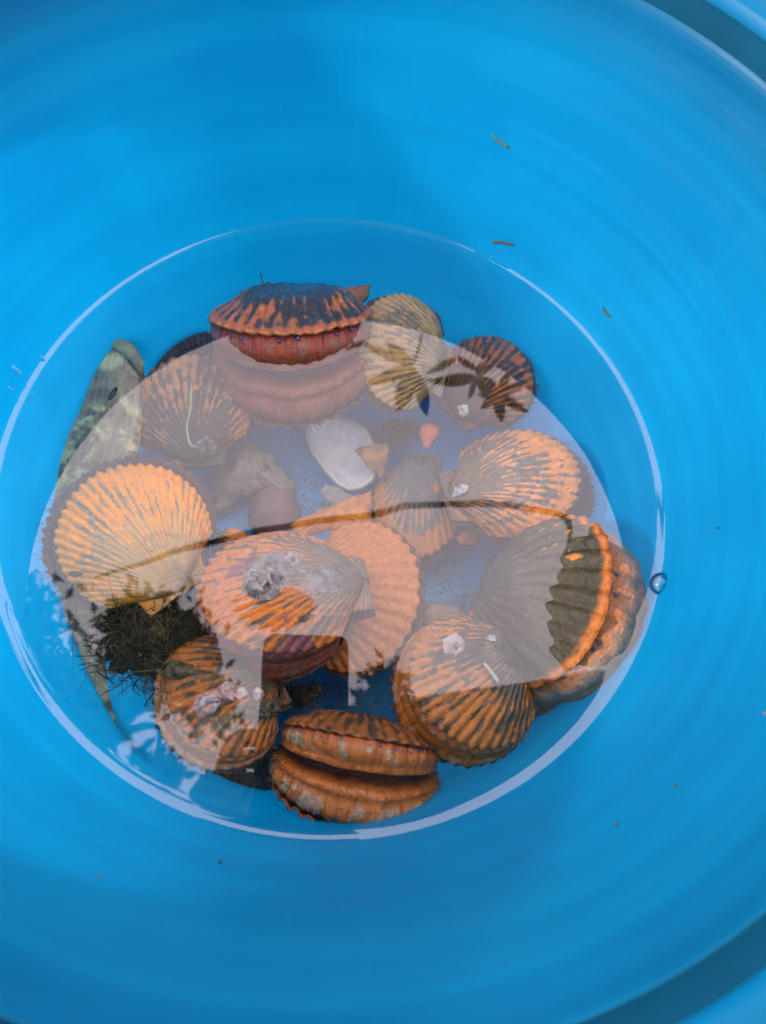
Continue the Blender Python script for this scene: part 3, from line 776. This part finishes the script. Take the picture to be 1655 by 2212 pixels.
fish_fin = fin_t.surf(fin_t.pbsdf(c_, 0.35, 0.5, None, 0, 0.3))
fish = empty('fish', at(200, 1000, -0.05), 'mottled green fish with thin pink lines, half under the yellow scallop', 'fish')
def loft(name, secs, mat, parent, thick, n=28):
    """secs: (x, y, half width, height z): cross-sections along the body as they show"""
    P = []
    for i in range(len(secs) - 1):
        a = [np.array(secs[max(i - 1, 0)], float), np.array(secs[i], float), np.array(secs[i + 1], float), np.array(secs[min(i + 2, len(secs) - 1)], float)]
        for k in range(6):
            t = k / 6
            P.append(0.5 * ((2 * a[1]) + (a[2] - a[0]) * t + (2 * a[0] - 5 * a[1] + 4 * a[2] - a[3]) * t * t + (3 * a[1] - a[0] - 3 * a[2] + a[3]) * t ** 3))
    P.append(np.array(secs[-1], float))
    vs, uv = [], []
    for i, p in enumerate(P):
        q = P[min(i + 1, len(P) - 1)] - P[max(i - 1, 0)]
        d = np.array([-q[1], q[0]]) / (np.hypot(q[0], q[1]) + 1e-9)
        c = at(p[0], p[1], p[3])
        e = at(p[0] + d[0] * p[2], p[1] + d[1] * p[2], p[3]) - c
        for k in range(n):
            a = 2 * pi * k / n
            cz = sin(a); cx_ = cos(a)
            vs.append(c + e * cx_ + Vector((0, 0, thick * e.length * (abs(cz) ** 0.85) * (1 if cz > 0 else -1))))
            uv.append((abs(((k / n) * 2) % 2 - 1), i / len(P)))
    fs = grid_faces(n, len(P), True) + [tuple(range(n - 1, -1, -1)), tuple(range((len(P) - 1) * n, len(P) * n))]
    return mesh(name, vs, fs, mat, parent, True, uv)
body_f = loft('body', [(252, 732, 10, -.031), (254, 742, 36, -.031), (250, 772, 58, -.031), (246, 815, 67, -.033), (240, 860, 73, -.036), (229, 920, 79, -.040), (212, 980, 84, -.041), (196, 1050, 82, -.043), (183, 1130, 74, -.045),
      (175, 1210, 58, -.047), (175, 1290, 46, -.048), (187, 1350, 38, -.048), (191, 1380, 34, -.048)], fish_skin, fish, 0.42)
loft('tail_fin', [(188, 1350, 36, -.046), (194, 1420, 34, -.044), (203, 1500, 33, -.040), (224, 1562, 27, -.034), (256, 1617, 18, -.028), (300, 1670, 2, -.022)], fish_fin, fish, 0.05)
loft('dorsal_fin', [(118, 1180, 6, -.046), (122, 1270, 24, -.045), (128, 1350, 20, -.044), (138, 1410, 11, -.043), (147, 1456, 1, -.042)], fish_fin, fish, 0.06)
loft('mouth', [(222, 750, 5, -.0262), (248, 742, 12, -.0245), (280, 758, 14, -.0235), (300, 786, 11, -.025), (302, 806, 3, -.028)], plain('fish_lip', (0.12, 0.14, 0.08), (0.34, 0.32, 0.13), 110, 0.35, 0.4, 0.001, coat=0.4), fish, 0.45)
loft('pectoral_fin', [(262, 958, 5, -.0225), (275, 964, 9, -.021), (290, 968, 7, -.022), (300, 972, 2, -.024)], plain('fish_pectoral', (0.40, 0.36, 0.14), (0.46, 0.30, 0.20), 60, 0.35, 0.3, 0.001, coat=0.4), fish, 0.12)
em = plain('fish_eye', (0.012, 0.012, 0.012), (0.02, 0.02, 0.018), 60, 0.3, 0.0, 0.001)
loft('eye', [(252, 836, 2, -.0150), (247, 845, 5.5, -.0143), (240, 856, 5.5, -.0143), (234, 864, 2, -.0150)], em, fish, 0.5, 14)

# ------------------------------------------------------------------ weed, specks, bubble, grit
weed = plain('weed_green', (0.03, 0.06, 0.025), (0.05, 0.08, 0.03), 60, 0.7, 0.2, 0.001)
def strand(pts, r, z, lab, mat=weed, wall=False, cat='seaweed', name='seaweed_strand', group='shreds of weed and dirt'):
    P = [on_wall(x, y) if wall else at(x, y, z) for x, y in pts]
    c = P[0]
    o = tube(name, P, r, mat)
    o.data.transform(Matrix.Translation(-c)); o.location = c
    tag(o, lab, cat, group)
strand([(563, 587), (566, 605), (572, 622), (575, 630)], 0.0005, -0.012, 'upright dark green thread of weed above the scallop at the back')
strand([(518, 628), (535, 636), (552, 640)], 0.0005, -0.014, 'short sideways thread of weed left of the upright one')
strand([(412, 828), (412, 880), (404, 920), (410, 958), (424, 966)], 0.00055, -0.022, 'pale green thread lying over the brown fan scallop', plain('weed_pale', (0.26, 0.33, 0.17), (0.34, 0.38, 0.2), 60, 0.7, 0.2, 0.001))
strand([(1045, 1432), (1060, 1450), (1078, 1475)], 0.0008, -0.0065, 'pale worm tube lying on the lower right scallop', plain('tube_pale', (0.40, 0.42, 0.33), (0.5, 0.5, 0.42), 60, 0.7, 0.2, 0.001), cat='worm tube', name='worm_tube')
dirt = plain('dirt_brown', (0.02, 0.03, 0.025), (0.06, 0.06, 0.03), 60, 0.8, 0.2, 0.001)
strand([(1062, 525), (1080, 523), (1112, 530)], 0.0007, 0, 'dark scrap with a tail stuck to the wall above the waterline', dirt, True, 'scrap', 'wall_scrap')
strand([(1302, 662), (1308, 674), (1320, 686)], 0.0006, 0, 'little curled black scrap stuck to the right hand wall', dirt, True, 'scrap', 'wall_scrap')
strand([(1062, 292), (1085, 310), (1100, 318)], 0.0008, 0, 'blurred brownish smear high on the back wall', plain('dirt_olive', (0.03, 0.12, 0.12), (0.05, 0.13, 0.10), 60, 0.8, 0.2, 0.001), True, 'scrap', 'wall_scrap')
seed_m = plain('seed_black', (0.012, 0.010, 0.010), (0.03, 0.025, 0.02), 80, 0.4, 0.2, 0.001)
strand([(148, 1238), (162, 1240), (180, 1239)], lambda q: 0.0013 * math.sqrt(max(0.05, 1 - (2 * q - 1) ** 2)), -0.012, 'black grain lying near the edge of the yellow scallop', seed_m, False, 'seed', 'seed')
# bubble at the waterline
bub = NT('bubble_film')
tr = bub.n('ShaderNodeBsdfTransparent'); gl = bub.n('ShaderNodeBsdfGlossy'); gl.inputs['Roughness'].default_value = 0.02
frn = bub.n('ShaderNodeFresnel'); frn.inputs['IOR'].default_value = 1.5
mx = bub.n('ShaderNodeMixShader')
bub.l(frn.outputs[0], mx.inputs[0]); bub.l(tr.outputs[0], mx.inputs[1]); bub.l(gl.outputs[0], mx.inputs[2])
bub = bub.surf(mx.outputs[0])
def bubble(x, y, r, lab):
    me = sphere_data('air_bubble', bub, 24, 14)
    o = bpy.data.objects.new('air_bubble', me); COL.objects.link(o)
    o.location = at(x, y, 0.001); o.scale = (r, r, r * 0.8)
    tag(o, lab, 'bubble', 'air bubbles at the waterline')
for x, y, lab in ((215, 1893, 'yellowish speck low on the wall at the lower left'), (1652, 1540, 'pale speck on the wall at the far right edge'), (1550, 1140, 'dark dot on the bright right wall'),
                  (1458, 1695, 'faint dark fleck on the wall, lower right'), (1330, 1780, 'faint greenish fleck on the wall below the waterline at the right'), (475, 1862, 'faint teal fleck on the wall below the waterline at the left')):
    strand([(x - 3, y), (x, y + 1), (x + 4, y - 1)], lambda q: 0.00045 * math.sqrt(max(0.05, 1 - (2 * q - 1) ** 2)), 0, lab, plain('speck', (0.10, 0.10, 0.05), (0.2, 0.18, 0.08), 60, 0.8) if x in (215, 1652) else dirt, True, 'speck', 'wall_speck')
drop_m = NT('droplet_glint'); drop_m = drop_m.surf(drop_m.pbsdf((0.10, 0.55, 0.90), 0.03, 0.8, None, 0, 1.0))  # drops added in place of sun glints at the waterline, coloured like the wall
for x, y, r, lab in ((92, 774, 0.0011, 'drop standing in for the sun glint at the upper left of the waterline'), (36, 800, 0.0016, 'stretched drop standing in for the sun glint at the left edge above the waterline'), (24, 840, 0.0010, 'small added drop below the stretched one at the left edge')):
    me = sphere_data('glint_drop', drop_m, 20, 12)
    o = bpy.data.objects.new('glint_drop', me); COL.objects.link(o)
    o.location = on_wall(x, y); o.scale = (r * 0.6, r * 0.7, r * 2.0); o.rotation_euler = (0, 0.27, math.atan2(o.location.y, o.location.x))
    tag(o, lab, 'water drop', 'drops added for the sun glints on the wall')
bubble(1430, 1262, 0.0052, 'large round air bubble at the waterline right of the gaping scallop')
bubble(1330, 1512, 0.0013, 'tiny air bubble at the waterline below the gaping scallop')

def clump(cx, cy2, rx, ry, z0, z1, n, ln, seed, lab):
    rnd = random.Random(seed)
    vs, fs = [], []
    c0 = at(cx, cy2, (z0 + z1) / 2)
    for _ in range(n):
        p = at(rnd.gauss(cx, rx * 0.45), rnd.gauss(cy2, ry * 0.45), rnd.uniform(z0, z1))
        d = Vector((rnd.gauss(0, 1), rnd.gauss(0, 1), rnd.gauss(0.2, 0.5))).normalized()
        wv = Vector((rnd.gauss(0, 1), rnd.gauss(0, 1), rnd.gauss(0, .5))).normalized()
        sd = d.cross(wv).normalized(); sd2 = d.cross(sd)
        l = ln * rnd.uniform(0.4, 1.3); r = rnd.uniform(0.00015, 0.0005)
        b = len(vs); K = 5
        for k in range(K):
            t = k / (K - 1)
            q = p + d * (l * t) + wv * (l * 0.55 * sin(t * 3.4)) + Vector((0, 0, -0.25 * l * t * t)) - c0
            rr = r * (1 - 0.8 * t)
            vs += [q + sd * rr, q - sd * 0.5 * rr + sd2 * 0.87 * rr, q - sd * 0.5 * rr - sd2 * 0.87 * rr]
        for k in range(K - 1):
            for i in range(3):
                j = (i + 1) % 3
                fs.append((b + k * 3 + i, b + k * 3 + j, b + k * 3 + 3 + j, b + k * 3 + 3 + i))
    o = mesh('seaweed_clump', vs, fs, CLUMP, None)
    o.location = c0
    tag(o, lab, 'seaweed', 'tufts of dark weed among the shells')
CLUMP = plain('weed_dark', (0.012, 0.013, 0.008), (0.12, 0.095, 0.045), 60, 0.8, 0.2, 0.001)
clump(330, 1385, 135, 95, -0.048, -0.022, 620, 0.019, 1, 'large dark tuft of weed over the black stone, lower left')
clump(650, 1505, 40, 22, -0.06, -0.04, 220, 0.008, 2, 'small dark tuft of weed under the front of the barnacled scallop')
clump(1115, 1425, 45, 40, -0.022, -0.010, 260, 0.006, 3, 'dark tuft of weed at the hinge of the lower right scallop')
clump(470, 1180, 40, 30, -0.06, -0.04, 160, 0.008, 4, 'thin dark tuft of weed between the yellow scallop and the maroon pebble')
clump(860, 935, 40, 26, -0.06, -0.052, 220, 0.006, 5, 'dark tuft of weed on the gritty lump right of the clam shell')
def grit():
    rnd = random.Random(5)
    vs, fs = [], []
    spots = [((600, 980), 90), ((640, 1040), 60), ((690, 940), 40), ((960, 1240), 70), ((1000, 1300), 40), ((700, 1100), 60), ((760, 1510), 60), ((560, 890), 60), ((900, 1220), 40), ((640, 900), 60)]
    for _ in range(3000):
        (cx, cy2), r = rnd.choice(spots)
        x, y = rnd.gauss(cx, r * 0.5), rnd.gauss(cy2, r * 0.5)
        p = at(x, y, FLOOR_Z + 0.0012)
        if math.hypot(p.x, p.y) > 0.12: continue
        s = rnd.choice((0.0002, 0.0003, 0.0004, 0.0004, 0.0007)) * rnd.uniform(0.7, 1.3)
        b = len(vs)
        for dx, dy, dz in ((1, 0, 0), (-.5, .87, 0), (-.5, -.87, 0), (0, 0, 1)):
            vs.append(p + Vector((dx * s * rnd.uniform(.6, 1.4), dy * s * rnd.uniform(.6, 1.4), dz * s)))
        fs += [(b, b + 1, b + 3), (b + 1, b + 2, b + 3), (b + 2, b, b + 3), (b + 2, b + 1, b)]
    o = mesh('sand_grit', vs, fs, plain('grit_tan', (0.30, 0.24, 0.15), (0.16, 0.12, 0.08), 600, 0.9), None, False)
    tag(o, 'scattered sand grains on the blue bucket floor', 'sand', kind='stuff')
grit()

# ------------------------------------------------------------------ what the water mirrors: leaves, cable, tree, eave, phone and photographer
leaf_mat = NT('leaf_green')
_o = leaf_mat.obj()
_c = leaf_mat.mix(leaf_mat.step(leaf_mat.noise(_o, 20, 3), 0.35, 0.65), (0.035, 0.055, 0.012), (0.06, 0.085, 0.02))
leaf_mat = leaf_mat.surf(leaf_mat.pbsdf(_c, 0.5, 0.4))
bark = plain('bark', (0.05, 0.035, 0.02), (0.09, 0.07, 0.045), 30, 0.9, 0.5, 0.004)
LH = 1.1
branch = empty('leafy_twig', mirrored(960, 780, LH), 'overhanging twig with hand shaped leaf sprays, mirrored at the back of the water', 'twig')
def leaflet(b, t, wpx, root, i):
    B = mirrored(*b, LH); T = mirrored(*t, LH + 0.05 * sin(i * 2.3))
    D = T - B; ln = D.length; D.normalize()
    sd = D.cross(Vector((0, 0, 1))).normalized()
    wd = (mirrored(b[0] + wpx / 2, b[1], LH) - B).length
    vs, n = [], 10
    for lay in (0, 1):
        for k in range(n + 1):
            q = k / n
            ww = wd * (sin(pi * q ** 0.8) ** 0.75 if 0 < q < 1 else 0.02) + 0.0004
            for s in (-1, 0, 1):
                vs.append(B + D * (ln * q) + sd * (ww * s) + Vector((0, 0, (0.10 * ww * abs(s) - 0.06 * ln * q * q) - 0.0006 * lay)))
    fs = []
    m = 3 * (n + 1)
    for k in range(n):
        for s in range(2):
            a = k * 3 + s
            fs.append((a, a + 1, a + 4, a + 3)); fs.append((m + a + 3, m + a + 4, m + a + 1, m + a))
    mesh('leaflet', vs, fs, leaf_mat, root)
LF = [((893, 787), (788, 745), 26), ((893, 787), (832, 740), 24), ((895, 790), (790, 834), 30), ((897, 795), (858, 890), 40), ((880, 800), (838, 800), 22), ((908, 812), (920, 900), 28),
      ((1029, 818), (926, 826), 32), ((1029, 800), (985, 772), 20), ((985, 774), (920, 810), 16), ((1029, 815), (1010, 866), 14), ((1029, 815), (1052, 776), 24), ((1029, 815), (1078, 770), 20), ((1029, 815), (1060, 855), 26),
      ((1075, 850), (1100, 803), 18), ((1075, 850), (1139, 832), 22), ((1075, 850), (1141, 894), 24), ((1075, 850), (1080, 918), 25), ((1075, 850), (1036, 888), 20), ((1075, 850), (1030, 856), 16), ((1075, 850), (1045, 818), 18),
      ((765, 745), (745, 715), 16), ((765, 745), (748, 758), 12), ((765, 748), (790, 735), 12)]
for i, (b, t, wpx) in enumerate(LF): leaflet(b, t, wpx, branch, i)
tube('stem', [mirrored(x, y, LH + 0.01) for x, y in [(893, 787), (904, 760), (910, 728), (935, 660)]], 0.004, bark, branch)
tube('stem', [mirrored(x, y, LH + 0.012) for x, y in [(893, 790), (908, 812), (925, 820), (1029, 817), (1075, 850)]], 0.003, bark, branch)
CH = 0.75
cable = tube('cable', [mirrored(x, y, CH) for x, y in [(205, 1246), (300, 1218), (420, 1180), (560, 1146), (700, 1126), (800, 1112), (850, 1100), (885, 1091), (960, 1090), (1060, 1091), (1140, 1098), (1195, 1106), (1222, 1118), (1230, 1142), (1228, 1170), (1216, 1205)]],
             0.0058, plain('cable_black', (0.012, 0.012, 0.010), (0.025, 0.02, 0.015), 20, 0.5, 0.1, 0.001), None, 8, True)
cc = mirrored(700, 1126, CH)
cable.data.transform(Matrix.Translation(-cc)); cable.location = cc
tag(cable, 'thin dark cable bent down at one end, mirrored across the water', 'cable')

# tree at the lower left whose crown is mirrored with gaps of sky
def tree(name, clusters, h0, h1, n, size, lab, trunk_from, seed):
    rnd = random.Random(seed)
    root = empty(name, trunk_from, lab, 'tree')
    vs, fs = [], []
    for _ in range(n):
        cx, cy2, rx, ry = rnd.choice(clusters)
        x, y = rnd.gauss(cx, rx * 0.5), rnd.gauss(cy2, ry * 0.5)
        h = rnd.uniform(h0, h1)
        p = mirrored(x, y, h)
        d = Vector((rnd.gauss(0, 1), rnd.gauss(0, 1), rnd.gauss(0, 0.5))).normalized()
        sd = d.cross(Vector((rnd.gauss(0, .4), rnd.gauss(0, .4), 1))).normalized()
        L = size * rnd.uniform(0.6, 1.5)
        b = len(vs)
        vs += [p, p + d * L * .5 + sd * L * .2, p + d * L, p + d * L * .5 - sd * L * .2]
        fs.append((b, b + 1, b + 2, b + 3))
    mesh('crown', vs, fs, leaf_mat, root, False)
    c = [mirrored(q[0], q[1], (h0 + h1) / 2) for q in clusters]
    mid = sum(c, Vector()) / len(c)
    top = mid.copy()
    g0 = Vector(trunk_from)
    tube('trunk', [g0, g0.lerp(top, 0.35) + Vector((0, 0, 0.5)), g0.lerp(top, 0.7) + Vector((0, 0, 0.5)), top], lambda q: 0.07 * (1 - 0.8 * q) + 0.01, bark, root, 10)
    for q in c:
        tube('limb', [g0.lerp(top, 0.7) + Vector((0, 0, 0.5)), mid.lerp(q, 0.5) + Vector((0, 0, 0.1)), q], lambda t: 0.025 * (1 - 0.85 * t) + 0.003, bark, root, 6)
    return root
tree('tree', [(300, 1330, 90, 50), (380, 1360, 70, 60), (260, 1400, 50, 80), (330, 1460, 70, 60), (250, 1520, 40, 60), (420, 1440, 40, 70), (450, 1520, 60, 50), (210, 1590, 50, 50), (330, 1670, 60, 40), (160, 1470, 40, 60), (70, 1330, 50, 70), (100, 1450, 40, 60)], 2.2, 3.0, 3400, 0.055,
     'broad leaved tree, its crown mirrored in the lower left of the water', (-2.2, -1.4, -0.086), 3)
tree('tree', [(830, 1478, 40, 34), (800, 1540, 26, 40), (845, 1530, 36, 36)], 2.4, 2.9, 420, 0.06,
     'small tree behind the photographer, a tuft of it mirrored at the front of the water', (0.4, -1.6, -0.086), 4)

# roof eave overhead: its straight edge cuts off the mirrored sky at the front right
EH = 2.3
ev = [(866, 1508), (1165, 1466), (1330, 1440), (1560, 1700), (1500, 2300), (560, 2300), (744, 1560), (748, 1525)]  # left side widened to block a bright slit of mirrored sky beside the phone
a = [mirrored(x, y, EH) for x, y in ev]
eave = empty('roof_eave', (a[1] + a[2]) / 2, 'dark boarded roof eave over the front of the bucket, mirrored as a straight edge, widened leftwards to hide sky', 'roof')
wood_dark = plain('eave_boards', (0.045, 0.035, 0.028), (0.07, 0.055, 0.04), 6, 0.8, 0.4, 0.004)
n = len(a)
vs = a + [p + Vector((0, 0, 0.10)) for p in a]
fs = [tuple(range(n)), tuple(range(2 * n - 1, n - 1, -1))] + [(i, i + n, (i + 1) % n + n, (i + 1) % n) for i in range(n)]
mesh('soffit', vs, fs, wood_dark, eave, False)
post_xy = a[4]
tube('post', [(post_xy.x, post_xy.y, -0.086), (post_xy.x, post_xy.y, 1.1), (post_xy.x, post_xy.y, EH + 0.02)], 0.05, wood_dark, eave, 10, False)

# phone: the camera looks through the lens at one corner of it
phone = empty('smartphone', CAM, 'black smartphone held over the bucket, mirrored as a dark rounded shape', 'phone')
ph_black = plain('phone_black', (0.012, 0.012, 0.013), (0.016, 0.016, 0.017), 30, 0.3, 0.0, 0.001)
def rounded_slab(x0, x1, y0, y1, z0, z1, r, nseg=8):
    pr = []
    for cx, cy2, a0 in ((x1 - r, y1 - r, 0), (x0 + r, y1 - r, 90), (x0 + r, y0 + r, 180), (x1 - r, y0 + r, 270)):
        for k in range(nseg + 1):
            an = radians(a0 + 90 * k / nseg)
            pr.append((cx + r * cos(an), cy2 + r * sin(an)))
    m = len(pr)
    vs = [CAM + ROT @ Vector((x, y, z0)) for x, y in pr] + [CAM + ROT @ Vector((x, y, z1)) for x, y in pr]
    fs = [tuple(range(m - 1, -1, -1)), tuple(range(m, 2 * m))] + [(i, (i + 1) % m, (i + 1) % m + m, i + m) for i in range(m)]
    return vs, fs
v_, f_ = rounded_slab(-0.062, 0.012, -0.018, 0.142, 0.004, 0.012, 0.011)
mesh('body', v_, f_, ph_black, phone, False)
v_, f_ = rounded_slab(-0.060, 0.010, -0.016, 0.140, 0.0122, 0.0126, 0.009)
mesh('screen', v_, f_, plain('phone_screen', (0.01, 0.01, 0.012), (0.012, 0.012, 0.014), 20, 0.1, 0.0, 0.001), phone, False)

# photographer, crouching behind the bucket, skin-modifier figure
def skinned(name, verts, edges, rad, mat, parent, root=0, sub=2):
    me = bpy.data.meshes.new(name)
    me.from_pydata([tuple(v) for v in verts], edges, [])
    me.materials.append(mat)
    o = bpy.data.objects.new(name, me)
    COL.objects.link(o)
    if parent is not None:
        me.transform(Matrix.Translation(-world_loc(parent)))
        o.parent = parent
    sm = o.modifiers.new('skin', 'SKIN')
    sm.use_smooth_shade = True
    for i, r in enumerate(rad):
        me.skin_vertices[0].data[i].radius = (r, r) if not isinstance(r, tuple) else r
        me.skin_vertices[0].data[i].use_root = (i == root)
    s = o.modifiers.new('smooth', 'SUBSURF'); s.levels = s.render_levels = sub
    return o
PY = -0.50
hold_l = CAM + ROT @ Vector((-0.070, 0.02, 0.010)); hold_r = CAM + ROT @ Vector((0.020, -0.03, 0.012))
person = empty('person', (0, PY, -0.086), 'person in a dark shirt crouching behind the bucket, holding the phone over the water', 'person')
V = [(0, PY - 0.10, 0.20), (0, PY - 0.04, 0.38), (0, PY + 0.06, 0.56), (0, PY + 0.13, 0.68), (0, PY + 0.17, 0.76), (0, PY + 0.20, 0.86), (0, PY + 0.21, 0.95),
     (-0.17, PY + 0.11, 0.66), (-0.25, PY + 0.10, 0.44), tuple(hold_l + Vector((-0.05, -0.06, 0.06))), tuple(hold_l + Vector((-0.012, -0.012, 0.01))),
     (0.17, PY + 0.11, 0.66), (0.25, PY + 0.10, 0.44), tuple(hold_r + Vector((0.05, -0.06, 0.06))), tuple(hold_r + Vector((0.012, -0.012, 0.01))),
     (-0.11, PY - 0.10, 0.17), (-0.24, PY + 0.20, 0.30), (-0.20, PY + 0.02, -0.03), (-0.22, PY + 0.17, -0.06),
     (0.11, PY - 0.10, 0.17), (0.24, PY + 0.20, 0.30), (0.20, PY + 0.02, -0.03), (0.22, PY + 0.17, -0.06)]
ED = [(0, 1), (1, 2), (2, 3), (3, 4), (4, 5), (5, 6), (3, 7), (7, 8), (8, 9), (9, 10), (3, 11), (11, 12), (12, 13), (13, 14), (0, 15), (15, 16), (16, 17), (17, 18), (0, 19), (19, 20), (20, 21), (21, 22)]
RD = [(.15, .12), (.14, .11), (.16, .11), (.13, .09), .055, .085, .075, .065, .048, .034, .026, .065, .048, .034, .026, .10, .065, .042, .04, .10, .065, .042, .04]
shirt = plain('shirt_dark', (0.03, 0.035, 0.05), (0.05, 0.055, 0.07), 40, 0.9, 0.3, 0.001)
skin = plain('skin', (0.22, 0.12, 0.075), (0.27, 0.15, 0.10), 30, 0.55, 0.2, 0.001)
skinned('body', V, ED, RD, shirt, person)
for side, hp, sx in (('l', hold_l, -1), ('r', hold_r, 1)):
    out = ROT @ Vector((sx, 0, 0)); up = ROT @ Vector((0, 1, 0)); back = ROT @ Vector((0, 0, 1))
    base = hp + out * 0.012 + back * 0.004
    hv, he, hr = [base - up * 0.03, base + up * 0.02], [(0, 1)], [0.020, 0.019]
    for k in range(4):
        q = base + up * (-0.02 + 0.018 * k)
        i0 = len(hv)
        hv += [q + back * 0.010, q - out * 0.012 + back * 0.012, q - out * (0.030 + 0.004 * (k % 2)) + back * 0.012]
        he += [(1, i0), (i0, i0 + 1), (i0 + 1, i0 + 2)]
        hr += [0.009, 0.008, 0.007]
    i0 = len(hv)
    hv += [base - up * 0.03 - back * 0.004, base - up * 0.028 - out * 0.004 - back * 0.012]
    he += [(0, i0), (i0, i0 + 1)]; hr += [0.010, 0.009]
    skinned('hand', hv, he, hr, skin, person, 0, 1)
hairc = V[6]
hair = sphere_data('hair', plain('hair_black', (0.01, 0.009, 0.008), (0.02, 0.016, 0.014), 60, 0.5, 0.4, 0.002), 24, 16)
ho = bpy.data.objects.new('hair', hair); COL.objects.link(ho); ho.parent = person
ho.location = Vector(hairc) + Vector((0, -0.02, 0.035)) - world_loc(person); ho.scale = (0.088, 0.098, 0.085)
